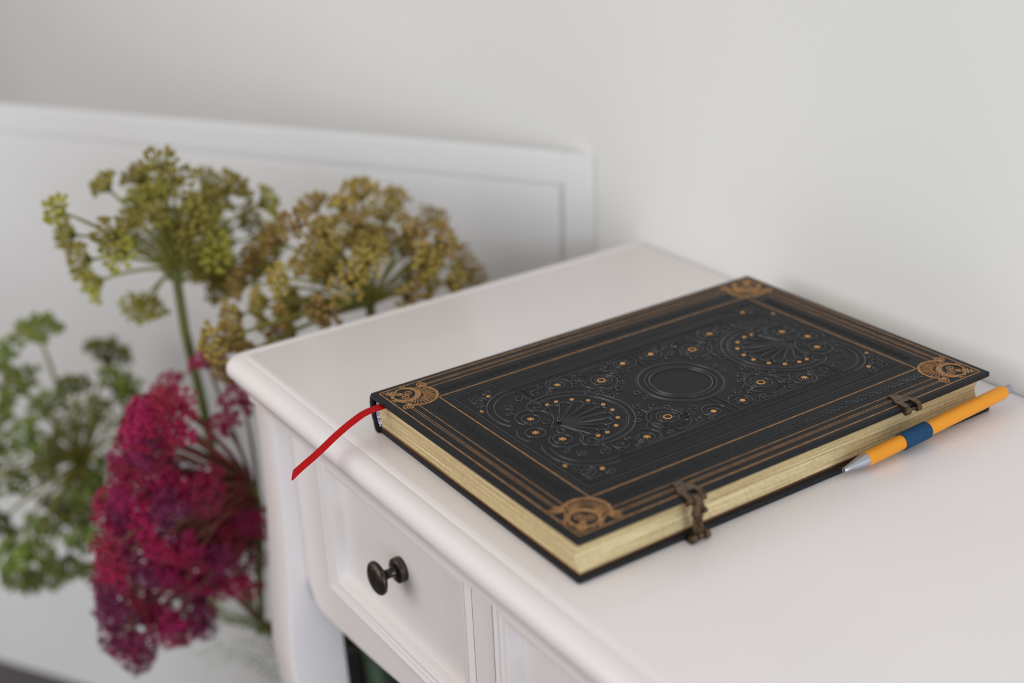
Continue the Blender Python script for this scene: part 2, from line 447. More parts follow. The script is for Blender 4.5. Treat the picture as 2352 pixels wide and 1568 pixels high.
# ---- ornaments on the front cover ----
MM = 0.001
KU, KV = 0.989, 1.027
DU, DV = 0.0017, 0.0007        # the stamped centre sits slightly off the board centre
def ridge(bm, pts, r, h, closed=False, dz=T):
    """half-round raised line through 2-D points (metres)"""
    P = [Vector((p[0], p[1])) for p in pts]
    if closed and (P[0] - P[-1]).length < 1e-6: P = P[:-1]
    n = len(P); rings = []
    for i in range(n):
        if closed: d = P[(i + 1) % n] - P[i - 1]
        else: d = P[min(i + 1, n - 1)] - P[max(i - 1, 0)]
        if d.length < 1e-9: d = Vector((1, 0))
        d.normalize(); s = Vector((-d.y, d.x))
        rr = r if closed or 0 < i < n - 1 else r * 0.4
        rings.append([bm.verts.new((P[i].x + s.x * a * rr, P[i].y + s.y * a * rr, dz + h * b)) for a, b in ((-1, -0.2), (-0.55, 0.7), (0, 1.0), (0.55, 0.7), (1, -0.2))])
    m = n if closed else n - 1
    for i in range(m):
        a, b = rings[i], rings[(i + 1) % n]
        for k in range(4): bm.faces.new((a[k], b[k], b[k + 1], a[k + 1]))
def arc(cx, cy, r, a0, a1, n=24):
    return [((cx + r * math.cos(math.radians(a0 + (a1 - a0) * k / n))), (cy + r * math.sin(math.radians(a0 + (a1 - a0) * k / n)))) for k in range(n + 1)]
def spiral(cx, cy, r0, r1, a0, turns, n=26):
    return [((cx + (r0 + (r1 - r0) * (k / n)) * math.cos(a0 + turns * 2 * PI * k / n)), (cy + (r0 + (r1 - r0) * (k / n)) * math.sin(a0 + turns * 2 * PI * k / n))) for k in range(n + 1)]
def curve(pts, n=6):
    """Catmull-Rom through 2-D points"""
    out = []
    Q = [Vector(p) for p in pts]
    for i in range(len(Q) - 1):
        p0, p1, p2, p3 = Q[max(i - 1, 0)], Q[i], Q[i + 1], Q[min(i + 2, len(Q) - 1)]
        for k in range(n):
            t = k / n
            v = 0.5 * ((2 * p1) + (p2 - p0) * t + (2 * p0 - 5 * p1 + 4 * p2 - p3) * t * t + (3 * p1 - p0 - 3 * p2 + p3) * t ** 3)
            out.append((v.x, v.y))
    out.append(tuple(Q[-1])); return out
QUAD = [(1, 1), (1, -1), (-1, 1), (-1, -1)]
def put(bm, pts, r=0.5, h=0.32, signs=QUAD, closed=False):
    for su, sv in signs:
        ridge(bm, [(su * u * KU * MM + DU, sv * v * KV * MM + DV) for u, v in pts], r * MM, h * 1.35 * MM, closed)
def emb(name, bm, m='emboss'):
    return from_bm(name, bm, M[m], front_cover, True)

# frame rules inside the inner gilt line (v values in mm, positive quadrant, mirrored)
bm = bmesh.new()
for hu, hv, r in ((121.0, 66.6, 0.45), (118.2, 63.6, 0.8), (115.5, 60.8, 0.4)):
    for pts in ([(-hu, hv), (hu, hv)], [(-hu, -hv), (hu, -hv)]): put(bm, pts, r, 0.25, [(1, 1)])
    for pts in ([(-hu, -hv), (-hu, hv)], [(hu, -hv), (hu, hv)]): put(bm, pts, r, 0.25, [(1, 1)])
emb('frame_relief', bm)
bm = bmesh.new()
put(bm, [(0, 52.6), (86.3, 52.6)], 0.5, 0.35)
put(bm, [(0, 49.6), (81, 49.6)], 0.4, 0.25)
put(bm, [(0, 47.4), (81, 47.4), (81, 33)], 0.55, 0.38)
put(bm, [(84.5, 49.6), (84.5, 36)], 0.4, 0.3)
put(bm, [(2.4, 47.4), (2.4, 25.6)], 0.55, 0.4)
put(bm, arc(88.5, 26, 26, 92, -28, 34), 0.6, 0.42)
put(bm, arc(88.5, 26, 21.8, 100, -20, 34), 0.5, 0.36)
put(bm, arc(105.2, 0, 10.2, 48, 0, 10), 0.6, 0.42)
emb('cartouche_relief', bm)
# shells at both ends
LR = [(1, 1), (-1, 1)]
for su in (1, -1):
    bm = bmesh.new()
    S1 = [(su, 1)]
    put(bm, arc(77, 0, 32.8, 68, 292, 60), 0.7, 0.5, S1)
    put(bm, arc(77, 0, 29.2, 72, 288, 60), 0.55, 0.42, S1)
    put(bm, arc(77, 0, 28.0, 72, 288, 60), 0.3, 0.25, S1)
    for k in range(9):
        th = math.radians(180 - 92 + 184 * k / 8)
        tip = Vector((77 + 20.4 * math.cos(th), 20.4 * math.sin(th)))
        base = Vector((90, 0)); ax = (tip - base); L_ = ax.length; ax.normalize(); s = Vector((-ax.y, ax.x))
        wd = 3.3
        pts = []
        for (t, ww) in ((0.08, 0.05), (0.4, 0.28), (0.7, 0.72), (0.88, 0.98), (0.97, 0.75), (1.01, 0.0), (0.97, -0.75), (0.88, -0.98), (0.7, -0.72), (0.4, -0.28), (0.08, -0.05)):
            v = base + ax * L_ * t + s * wd * ww; pts.append((v.x, v.y))
        put(bm, curve(pts, 3), 0.42, 0.45, S1)
        v0 = base + ax * L_ * 0.25; v1 = base + ax * L_ * 0.8
        put(bm, [(v0.x, v0.y), (v1.x, v1.y)], 0.25, 0.22, S1)
        th2 = th + math.radians(10)
        ct = (77 + 23.2 * math.cos(th), 23.2 * math.sin(th))
    for v in (1, -1):
        S = [(su, v)]
        put(bm, arc(97.8, 14.7, 5.2, 0, 360, 28), 0.45, 0.4, S, True)
        put(bm, spiral(97.8, 14.7, 6.6, 13.5, math.radians(-60), 0.85, 30), 0.55, 0.45, S)
        put(bm, spiral(86.5, 25.5, 1.0, 7.5, 0.4, -1.5, 34), 0.5, 0.42, S)
        put(bm, spiral(88.0, 38.5, 0.7, 4.2, 2.0, 1.4, 24), 0.42, 0.36, S)
        put(bm, spiral(98.6, 33.5, 0.6, 3.4, 1.0, -1.4, 22), 0.4, 0.34, S)
        put(bm, spiral(104.0, 26.5, 0.5, 2.6, 2.5, 1.3, 20), 0.36, 0.3, S)
        put(bm, curve([(92, 3), (95, 6), (93.4, 9.2), (90.6, 7.6), (91.6, 5)]), 0.4, 0.36, S)
        put(bm, curve([(77.5, 25.5), (81, 28), (84.5, 33), (82.5, 36)]), 0.45, 0.36, S)
    put(bm, arc(105.2, 0, 5.6, 0, 360, 28), 0.5, 0.42, S1, True)
    put(bm, curve([(90, -3.5), (94, 0), (90, 3.5)]), 0.5, 0.4, S1)
    emb('shell_relief', bm)
# spandrels in the four corners
for s in QUAD:
    bm = bmesh.new(); S = [s]
    put(bm, [(113.6, 59), (113.6, 30)], 0.5, 0.32, S)
    put(bm, [(113.6, 59), (90, 59)], 0.5, 0.32, S)
    put(bm, spiral(109.0, 50.6, 0.8, 5.2, 0.0, 1.6, 34), 0.5, 0.42, S)
    put(bm, spiral(98.6, 57.0, 0.6, 3.2, 1.2, -1.3, 22), 0.45, 0.4, S)
    put(bm, spiral(112.0, 44.0, 0.5, 2.4, 2.2, 1.2, 20), 0.36, 0.32, S)
    put(bm, curve([(104, 55.5), (106.5, 57.5), (111.5, 57.5), (112.5, 53)]), 0.42, 0.36, S)
    emb('spandrel_relief', bm)
# foliage scrolls either side of the centre
for s in QUAD:
    bm = bmesh.new(); S = [s]
    for (cx, cy) in ((60.2, 40.2),):
        put(bm, arc(cx, cy, 4.6, 0, 360, 26), 0.45, 0.4, S, True)
        put(bm, spiral(cx, cy, 6.0, 9.5, -0.6, 0.8, 26), 0.5, 0.42, S)
    put(bm, arc(35.8, 29.3, 6.4, 0, 360, 30), 0.5, 0.45, S, True)
    put(bm, [(35.8 + (4.2 + 0.6 * math.cos(8 * a)) * math.cos(a), 29.3 + (4.2 + 0.6 * math.cos(8 * a)) * math.sin(a)) for a in [2 * PI * k / 48 for k in range(48)]], 0.35, 0.34, S, True)
    put(bm, spiral(35.8, 29.3, 8.2, 13.6, 2.6, 0.72, 30), 0.55, 0.46, S)
    put(bm, arc(11.1, 39.8, 3.9, 0, 360, 24), 0.42, 0.4, S, True)
    put(bm, spiral(11.1, 39.8, 5.0, 9.0, 1.2, -0.7, 22), 0.5, 0.42, S)
    for (cx, cy, r, a, t) in ((76.5, 39.0, 4.2, 1.0, 1.3), (70.0, 35.6, 2.4, 3.0, -1.2), (49.5, 36.6, 3.0, 0.5, 1.3), (46.0, 43.4, 2.6, 2.0, -1.3), (51.5, 22.0, 2.8, 1.4, -1.3), (46.5, 16.4, 3.4, 0.0, 1.4),
                              (42.0, 9.0, 3.8, 2.0, -1.4), (34.0, 14.2, 3.6, 0.6, 1.4), (28.5, 19.8, 3.0, 2.4, -1.3), (25.0, 27.2, 2.6, 1.0, 1.3), (22.0, 33.8, 3.0, 0.2, -1.4), (24.5, 41.8, 2.8, 2.0, 1.3), (17.5, 44.2, 2.0, 1.0, -1.2), (69.5, 44.4, 2.0, 0.4, 1.2), (29.5, 3.4, 2.6, 1.2, 1.2)):
        put(bm, spiral(cx, cy, 0.5, r, a, t, 20), 0.42, 0.4, S)
    for pts in ([(54, 33), (50, 29), (45, 26), (41, 20), (42, 14)], [(43, 41), (39, 44), (33, 44), (28, 40), (25, 35)], [(30, 22), (33, 18), (38, 17), (44, 20)], [(20, 29), (17, 32), (14.5, 30), (16.5, 27)], [(67, 42), (64, 46), (57, 46), (53, 43)], [(47, 30), (45, 34), (46.5, 38)], [(22, 44.5), (27, 45.5), (33, 46), (40, 45.8)]):
        put(bm, curve(pts), 0.42, 0.4, S)
    for k in range(9):        # beaded acanthus edge
        a = math.radians(40 + 20 * k)
        put(bm, [(35.8 + 10.2 * math.cos(a), 29.3 + 10.2 * math.sin(a)), (35.8 + 12.0 * math.cos(a + 0.12), 29.3 + 12.0 * math.sin(a + 0.12))], 0.45, 0.42, S)
    emb('foliage_relief', bm)
bm = bmesh.new()
for r, wd, h in ((18.4, 0.75, 0.62), (20.9, 0.5, 0.45), (25.0, 0.65, 0.5), (26.1, 0.3, 0.25)):
    put(bm, arc(0, 0, r, 0, 360, 72), wd, h, [(1, 1)], True)
emb('medallion_relief', bm)
# diaper pattern between the gilt lines
bm = bmesh.new()
def motif(cx, cy, ax, s=2.7):
    for k in (-0.55, 0.55):
        a = [(cx + k, cy - s), (cx + k, cy + s)] if ax == 'x' else [(cx - s, cy + k), (cx + s, cy + k)]
        ridge(bm, [(p[0] * MM, p[1] * MM) for p in a], 0.00022, 0.00026)
    for (d0, d1) in (((-3.2, -2.2), (3.2, 2.2)), ((-3.2, 2.2), (3.2, -2.2)), ((-3.2, 0), (0, 2.2)), ((0, 2.2), (3.2, 0)), ((3.2, 0), (0, -2.2)), ((0, -2.2), (-3.2, 0))):
        p, qv = ((cx + d0[0], cy + d0[1]), (cx + d1[0], cy + d1[1])) if ax == 'x' else ((cx + d0[1], cy + d0[0]), (cx + d1[1], cy + d1[0]))
        ridge(bm, [(p[0] * MM, p[1] * MM), (qv[0] * MM, qv[1] * MM)], 0.0002, 0.00024)
bx, by = 150 - 22.3, 102.1 - 22.3
nx = 37
for k in range(nx):
    x = -112 + 224 * k / (nx - 1)
    motif(x, by, 'x'); motif(x, -by, 'x')
ny = 19
for k in range(ny):
    y = -58 + 116 * k / (ny - 1)
    motif(bx, y, 'y'); motif(-bx, y, 'y')
dp = emb('diaper_relief', bm); dp['kind'] = 'stuff'

# gilt lines
def strip(bm, x0, y0, x1, y1, wd, h=0.00009):
    P0_, P1_ = Vector((x0, y0)), Vector((x1, y1)); d = (P1_ - P0_).normalized(); s = Vector((-d.y, d.x)) * wd / 2
    P0_ = P0_ - d * wd / 2; P1_ = P1_ + d * wd / 2
    bot = [bm.verts.new((p.x, p.y, T - 0.0001)) for p in (P0_ - s, P1_ - s, P1_ + s, P0_ + s)]
    tp = [bm.verts.new((p.x, p.y, T + h)) for p in (P0_ - s * 0.8, P1_ - s * 0.8, P1_ + s * 0.8, P0_ + s * 0.8)]
    bm.faces.new(tp)
    for k in range(4): bm.faces.new((bot[k], bot[(k + 1) % 4], tp[(k + 1) % 4], tp[k]))
def gilt_rect(ins, wd, trim):
    hu, hv = HU - ins, HV - ins
    for (a, b) in (((-hu + trim, hv), (hu - trim, hv)), ((-hu + trim, -hv), (hu - trim, -hv)), ((-hu, -hv + trim), (-hu, hv - trim)), ((hu, -hv + trim), (hu, hv - trim))):
        bm = bmesh.new(); strip(bm, a[0], a[1], b[0], b[1], wd)
        o = from_bm('gilt_line', bm, M['gilt'], front_cover)
gilt_rect(0.0040, 0.0009, 0.0)
gilt_rect(0.0093, 0.00042, 0.0175)
gilt_rect(0.0107, 0.00042, 0.0175)
gilt_rect(0.0148, 0.00055, 0.0115)
gilt_rect(0.0295, 0.0009, 0.0)

# gilt dots, rings and stars
def disc_mesh(name, ro, ri, kind):
    bm = bmesh.new(); n = 24
    def rad(a):
        if kind == 'star': return ro * (0.62 + 0.38 * math.cos(6 * a)) if True else ro
        if kind == 'scallop': return ro * (0.9 + 0.1 * math.cos(10 * a))
        return ro
    n = 36 if kind != 'ring' else 20
    o0 = [bm.verts.new((rad(2 * PI * k / n) * math.cos(2 * PI * k / n), rad(2 * PI * k / n) * math.sin(2 * PI * k / n), -0.0001)) for k in range(n)]
    o1 = [bm.verts.new((v.co.x * 0.9, v.co.y * 0.9, 0.00022)) for v in o0]
    for k in range(n): bm.faces.new((o0[k], o0[(k + 1) % n], o1[(k + 1) % n], o1[k]))
    if ri > 0:
        i1 = [bm.verts.new((ri * math.cos(2 * PI * k / n), ri * math.sin(2 * PI * k / n), 0.00022)) for k in range(n)]
        i0 = [bm.verts.new((ri * math.cos(2 * PI * k / n), ri * math.sin(2 * PI * k / n), -0.0001)) for k in range(n)]
        for k in range(n):
            bm.faces.new((o1[k], o1[(k + 1) % n], i1[(k + 1) % n], i1[k])); bm.faces.new((i1[k], i1[(k + 1) % n], i0[(k + 1) % n], i0[k]))
    else: bm.faces.new(o1)
    bmesh.ops.recalc_face_normals(bm, faces=bm.faces[:])
    me = bpy.data.meshes.new(name); bm.to_mesh(me); bm.free(); me.materials.append(M['giltdot']); return me
ring_me = disc_mesh('gilt_ring', 0.00135, 0.0005, 'ring')
star_me = disc_mesh('gilt_star', 0.0024, 0, 'star')
rose_me = disc_mesh('gilt_rosette', 0.0030, 0.0019, 'scallop')
dot_me = disc_mesh('gilt_dot', 0.0019, 0, 'scallop')
def dots(name, me, pts, quad=True):
    for u, v in pts:
        for su, sv in (QUAD if quad else LR):
            o = link_mesh(name, me, None, front_cover)
            o.location = (su * u * KU * MM + DU, sv * v * KV * MM + DV, T)
dots('gilt_ring', ring_me, [(79.9, 23.15), (73.6, 23.2), (64.8, 20.0), (58.2, 13.3), (54.6, 4.13), (100.6, 52.6), (114.4, 38.9)])
dots('gilt_star', star_me, [(97.8, 14.7), (60.0, 40.2)])
dots('gilt_star', star_me, [(105.05, 0)], False)
dots('gilt_rosette', rose_me, [(35.7, 29.3)])
dots('gilt_dot', dot_me, [(11.05, 39.7)])

# corner emblems: shell, crescent with scrolls and leaf tip (a = inset along x, b = inset along y, mm)
def emblem_mesh():
    bm = bmesh.new()
    def R_(pts, r=0.4, h=0.22, closed=False): ridge(bm, [(p[0] * MM, p[1] * MM) for p in pts], r * MM, h * MM, closed, 0)
    D_ = math.sqrt(0.5)
    fc = 16.0                                  # fan centre on the diagonal
    # scalloped rim and ribs
    rim = []
    for k in range(81):
        a = math.radians(45 - 100 + 200 * k / 80)
        rr = 12.0 + 0.45 * abs(math.sin(10 * (a))) 
        rim.append((fc + rr * math.cos(a), fc + rr * math.sin(a)))
    R_(rim, 0.85, 0.3)
    for k in range(17):
        a = math.radians(45 - 92 + 184 * k / 16)
        R_([(fc + 4.2 * math.cos(a), fc + 4.2 * math.sin(a)), (fc + 8 * math.cos(a), fc + 8 * math.sin(a)), (fc + 11.6 * math.cos(a), fc + 11.6 * math.sin(a))], 0.42, 0.26)
    cc = 11.7
    # crescent: closed flat lune
    n = 36; o_, i_ = [], []
    for k in range(n + 1):
        a = math.radians(45 - 150 + 300 * k / n)
        o_.append((cc + 8.3 * math.cos(a), cc + 8.3 * math.sin(a)))
        th = 0.6 + 2.6 * max(0, math.cos(math.radians(-150 + 300 * k / n) * 0.6)) ** 2
        i_.append((cc + (8.3 - th) * math.cos(a), cc + (8.3 - th) * math.sin(a)))
    vo = [bm.verts.new((p[0] * MM, p[1] * MM, 0.0002)) for p in o_]; vi = [bm.verts.new((p[0] * MM, p[1] * MM, 0.00024)) for p in i_]
    for k in range(n): bm.faces.new((vo[k], vo[k + 1], vi[k + 1], vi[k]))
    R_(o_, 0.35, 0.28)
    for s in (1, -1):
        def mir(p): return p if s == 1 else (p[1], p[0])
        R_([mir(p) for p in spiral(cc + 1.9, cc - 2.2, 0.5, 2.9, 0.3, 1.4, 22)], 0.42, 0.26)
        R_([mir(p) for p in spiral(cc - 2.6, cc - 3.4, 0.4, 1.8, 2.0, -1.3, 18)], 0.4, 0.26)
        # side scroll with tail
        R_([mir(p) for p in spiral(26.0, 5.4, 0.6, 3.6, PI * 0.3, 1.7, 34)], 0.5, 0.28)
        R_([mir(p) for p in curve([(23.5, 7.8), (20, 6.4), (17.0, 4.2), (14.8, 3.2)])], 0.55, 0.28)
        R_([mir(p) for p in curve([(16.2, 1.4), (14.6, 2.4), (13.2, 1.6), (14.0, 0.7)])], 0.55, 0.26)
        R_([mir(p) for p in curve([(19.5, 8.2), (21.0, 9.6), (20.0, 10.6)])], 0.4, 0.24)
        # leaf lobes of the corner tip
        for (a, b) in ((4.2, 2.4), (6.4, 3.4), (8.6, 4.0), (10.6, 3.0)):
            R_([mir(p) for p in curve([(2.4 + a * 0.45, 2.4 + a * 0.45), (a * 0.8 + 0.6, b + 0.7), (a + 0.9, b - 0.5)])], 0.7, 0.24)
    R_([(1.6, 1.6), (5.6, 5.6)], 0.9, 0.24)
    bmesh.ops.recalc_face_normals(bm, faces=bm.faces[:])
    me = bpy.data.meshes.new('corner_emblem'); bm.to_mesh(me); bm.free()
    me.polygons.foreach_set('use_smooth', [True] * len(me.polygons))
    me.materials.append(M['gilt']); return me
eme = emblem_mesh()
for su, sv in QUAD:
    o = link_mesh('corner_emblem', eme, None, front_cover)
    o.location = (-su * (HU - 0.0040), -sv * (HV - 0.0040), T + 0.00002)
    o.scale = (su, sv, 1)
    o['label'] = 'gilt shell corner ornament'

# ---- bookmark ribbon ----
rp = [(-0.1390, 0.087, 0.0205), (-0.1475, 0.087, 0.0208), (-0.1545, 0.087, 0.0210), (-0.1605, 0.087, 0.0208), (-0.1658, 0.087, 0.0198), (-0.1747, 0.087, 0.0162), (-0.1835, 0.087, 0.0118), (-0.1924, 0.087, 0.0065), (-0.1980, 0.087, 0.0034), (-0.2040, 0.087, 0.0005), (-0.2085, 0.087, -0.0018), (-0.2105, 0.087, -0.0028)]
bm = bmesh.new(); L0, L1 = [], []
RW = 0.0031
for i, (x, y, z) in enumerate(rp):
    tl = 0.0
    xa, za, xb, zb = x, z, x, z
    if i == len(rp) - 1: xb, zb = x - 0.0046, z - 0.0030
    if i == 0: pass
    L0.append(bm.verts.new((xa, y + RW, za + 0.0004))); L1.append(bm.verts.new((xb, y - RW, zb - 0.0004)))
for i in range(len(rp) - 1): bm.faces.new((L0[i], L0[i + 1], L1[i + 1], L1[i]))
bmesh.ops.subdivide_edges(bm, edges=bm.edges[:], cuts=1, use_grid_fill=True)
rib = from_bm('bookmark_ribbon', bm, M['ribbon'], book, True)
rib['label'] = 'red satin bookmark ribbon'
rib.matrix_parent_inverse = (Matrix.Translation(book.location) @ Matrix.Rotation(book.rotation_euler.z, 4, 'Z')).inverted()
sm = rib.modifiers.new('thick', 'SOLIDIFY'); sm.thickness = 0.0003
sb = rib.modifiers.new('sub', 'SUBSURF'); sb.levels = 2; sb.render_levels = 2

# ---- clasps ----
def extr(bm, pts, z0, z1):
    a = [bm.verts.new((x, y, z0)) for x, y in pts]; b = [bm.verts.new((x, y, z1)) for x, y in pts]
    bm.faces.new(a[::-1]); bm.faces.new(b)
    for i in range(len(pts)): bm.faces.new((a[i], a[(i + 1) % len(pts)], b[(i + 1) % len(pts)], b[i]))
def sweep_strip(bm, path, xa, xb, th):
    """flat strap following a (y,z) path between x = xa(i) and xb(i)"""
    P = [Vector(p) for p in path]; rr = []
    for i, p in enumerate(P):
        d = (P[min(i + 1, len(P) - 1)] - P[max(i - 1, 0)]).normalized(); nn = Vector((-d.y, d.x)) * th
        rr.append([bm.verts.new((xa[i], p.x, p.y)), bm.verts.new((xb[i], p.x, p.y)), bm.verts.new((xb[i], p.x + nn.x, p.y + nn.y)), bm.verts.new((xa[i], p.x + nn.x, p.y + nn.y))])
    for a, b in zip(rr, rr[1:]):
        for k in range(4): bm.faces.new((a[k], a[(k + 1) % 4], b[(k + 1) % 4], b[k]))
    bm.faces.new(rr[0][::-1]); bm.faces.new(rr[-1])
def clasp(cx, full):
    bm = bmesh.new()
    y0 = -HV
    # plate on the cover, narrow at the back, flaring to two prongs
    extr(bm, [(cx - 2.4 * MM, y0 + 14.0 * MM), (cx + 2.6 * MM, y0 + 14.0 * MM), (cx + 3.0 * MM, y0 + 10 * MM), (cx + 6.0 * MM, y0 + 5.6 * MM), (cx + 6.2 * MM, y0 + 3.2 * MM), (cx - 6.2 * MM, y0 + 3.2 * MM), (cx - 5.8 * MM, y0 + 5.8 * MM), (cx - 3.0 * MM, y0 + 10.0 * MM)], T - 0.0001, T + 0.0011)
    for (xa, xb) in ((cx - 6.2 * MM, cx - 2.6 * MM), (cx + 2.8 * MM, cx + 6.2 * MM)):
        path = [(y0 + 3.4 * MM, T), (y0 + 1.0 * MM, T + 0.0002), (y0 - 1.0 * MM, T - 0.0002), (y0 - 2.2 * MM, T - 0.0012)]
        sweep_strip(bm, path, [xa] * len(path), [xb] * len(path), -0.0013)
        lathe(bm, [(xa - cx, 0.0017), (xa - cx + 0.0003, 0.0022), (xb - cx - 0.0003, 0.0022), (xb - cx, 0.0017)], (cx, y0 - 0.0016, T - 0.0019), (1, 0, 0), 20)
    lathe(bm, [(-0.0058, 0.0009), (0.0058, 0.0009)], (cx, y0 - 0.0016, T - 0.0019), (1, 0, 0), 12)
    o = from_bm('clasp_plate', bm, M['brass'], book)
    o['label'] = 'brass clasp hook'
    if not full: return
    # closed strap: knuckle on the pin, waisted strap down the fore edge, lower cross bar
    bm = bmesh.new()
    yp = y0 - 0.0046
    lathe(bm, [(-0.0024, 0.0014), (-0.0022, 0.0026), (0.0024, 0.0026), (0.0026, 0.0014)], (cx, y0 - 0.0018, T - 0.0019), (1, 0, 0), 20)
    path = [(y0 - 0.0034, T - 0.0004), (y0 - 0.0048, T - 0.0035), (y0 - 0.0050, T - 0.0065), (y0 - 0.0048, T - 0.0095), (y0 - 0.0046, T - 0.0125), (y0 - 0.0046, T - 0.0155), (y0 - 0.0048, T - 0.0185), (y0 - 0.0052, 0.0036), (y0 - 0.0054, 0.0014)]
    hw = [2.4, 3.2, 3.6, 2.8, 2.6, 2.7, 3.6, 3.4, 2.4]
    sweep_strip(bm, path, [cx - h * MM for h in hw], [cx + h * MM for h in hw], 0.0017)
    lathe(bm, [(-0.0046, 0.0006), (-0.0044, 0.0016), (-0.0020, 0.0016), (-0.0018, 0.0006)], (cx, yp - 0.0003, T - 0.0078), (1, 0, 0), 14)
    lathe(bm, [(0.0018, 0.0006), (0.0020, 0.0016), (0.0044, 0.0016), (0.0046, 0.0006)], (cx, yp - 0.0003, T - 0.0078), (1, 0, 0), 14)
    lathe(bm, [(-0.0016, 0.0018), (0.0016, 0.0018)], (cx, yp - 0.0010, 0.0030), (1, 0, 0), 16)
    o = from_bm('clasp_strap', bm, M['brass'], book, True); o.data.set_sharp_from_angle(angle=math.radians(40))
    o['label'] = 'closed brass clasp strap'
    bm = bmesh.new()
    for (xa, xb) in ((cx - 6.2 * MM, cx - 2.6 * MM), (cx + 2.8 * MM, cx + 6.2 * MM)):
        lathe(bm, [(xa - cx, 0.0018), (xa - cx + 0.0003, 0.0024), (xb - cx - 0.0003, 0.0024), (xb - cx, 0.0018)], (cx, y0 - 0.0052, 0.0026), (1, 0, 0), 18)
        extr(bm, [(xa + 0.0003, y0 - 0.0052), (xb - 0.0003, y0 - 0.0052), (xb - 0.0003, y0 + 0.0060), (xa + 0.0003, y0 + 0.0060)], 0.00005, 0.0012)
    lathe(bm, [(-0.0056, 0.0008), (0.0056, 0.0008)], (cx, y0 - 0.0052, 0.0026), (1, 0, 0), 12)
    o = from_bm('clasp_catch', bm, M['brass'], book, True); o.data.set_sharp_from_angle(angle=math.radians(40))
    o['label'] = 'brass catch on the back cover'
clasp(-0.0785, True)
clasp(0.0808, False)

# ---- pencil and its elastic loop ----
pa = on_y(1938, 1080, -0.1096); pb = on_y(2320, 892, -0.1096)
pax = (pb - pa).normalized(); PLn = (pb - pa).length
pencil = empty('mechanical_pencil', pa)
tag(pencil, 'orange mechanical pencil with steel tip held in the blue loop of the book', 'pencil')
PR = 0.0042
def pl(name, prof, m, seg=36, ang=40):
    bm = bmesh.new(); lathe(bm, prof, (0, 0, 0), pax, seg)
    o = from_bm(name, bm, M[m], pencil, True); o.data.set_sharp_from_angle(angle=math.radians(ang)); return o
pl('barrel', [(0.0165, PR * 0.9), (0.0167, PR), (0.130, PR), (0.1318, PR * 0.96), (0.1332, PR * 0.82), (0.1338, PR * 0.62)], 'orange')
pl('tip_cone', [(0.006, 0.0008), (0.0002, 0.0008), (0.0, 0.0011), (0.0004, 0.00135), (0.004, 0.0019), (0.0100, 0.0030), (0.0165, PR * 0.985)], 'steel')
pl('push_button', [(0.1335, 0.0027), (PLn - 0.0008, 0.0027), (PLn - 0.0002, 0.0024), (PLn, 0.0018)], 'greycap')
t0 = (on_y(2070, 1012, -0.1096) - pa).dot(pax); t1 = (on_y(2128, 985, -0.1096) - pa).dot(pax)
bm = bmesh.new()
nr = 22; lp = []
for k in range(nr * 2 + 1):
    lp.append((t0 + (t1 - t0) * k / (nr * 2), PR + (0.00075 if k % 2 else 0.00062)))
lp = [(t0, PR + 0.0001)] + lp + [(t1, PR + 0.0001)]
lathe(bm, lp, pa, pax, 44, cap=False)
# tab that runs back under the pages to the back cover
tm0, tm1 = pa + pax * t0, pa + pax * t1
side = Vector((0, 1, 0))
pp = []
for tt in (tm0, tm1):
    pp.append([Vector((tt.x, tt.y + PR * 0.2, tt.z + PR * 0.95)), Vector((tt.x, tt.y + PR + 0.001, tt.z + 0.001)), Vector((tt.x, tt.y + PR + 0.004, 0.0040)), Vector((tt.x, -HV + 0.0080, 0.0036))])
q0 = [[bm.verts.new(p) for p in row] for row in pp]
q1 = [[bm.verts.new(p + Vector((0, 0, -0.0006))) for p in row] for row in pp]
for k in range(3):
    bm.faces.new((q0[0][k], q0[1][k], q0[1][k + 1], q0[0][k + 1])); bm.faces.new((q1[0][k], q1[0][k + 1], q1[1][k + 1], q1[1][k]))
    bm.faces.new((q0[0][k], q0[0][k + 1], q1[0][k + 1], q1[0][k])); bm.faces.new((q0[1][k], q1[1][k], q1[1][k + 1], q0[1][k + 1]))
loop = from_bm('pencil_loop', bm, M['elastic'], book)
loop.matrix_parent_inverse = (Matrix.Translation(book.location) @ Matrix.Rotation(book.rotation_euler.z, 4, 'Z')).inverted()
loop['label'] = 'ribbed blue elastic pencil loop'

# ------------------------------------------------------------------ flowers in a pot
POT = Vector((-0.045, 0.400, FZ))
pot = empty('plant_pot', POT)
tag(pot, 'tall black pot on the floor beside the table leg', 'pot')
bm = bmesh.new()
PHt = 0.335
lathe(bm, [(0, 0.040), (0.004, 0.043), (0.10, 0.049), (0.24, 0.055), (PHt - 0.02, 0.0575), (PHt - 0.018, 0.061), (PHt, 0.062), (PHt, 0.056), (PHt - 0.02, 0.0535), (PHt - 0.035, 0.052)], (0, 0, 0), (0, 0, 1), 40)
o = from_bm('pot_body', bm, M['pot'], pot, True); o.data.set_sharp_from_angle(angle=math.radians(40))
bm = bmesh.new(); lathe(bm, [(PHt - 0.034, 0.052), (PHt - 0.026, 0.051), (PHt - 0.022, 0.03)], (0, 0, 0), (0, 0, 1), 30)
from_bm('soil', bm, M['soil'], pot, True)
MOUTH = POT + Vector((0, 0, PHt - 0.03))

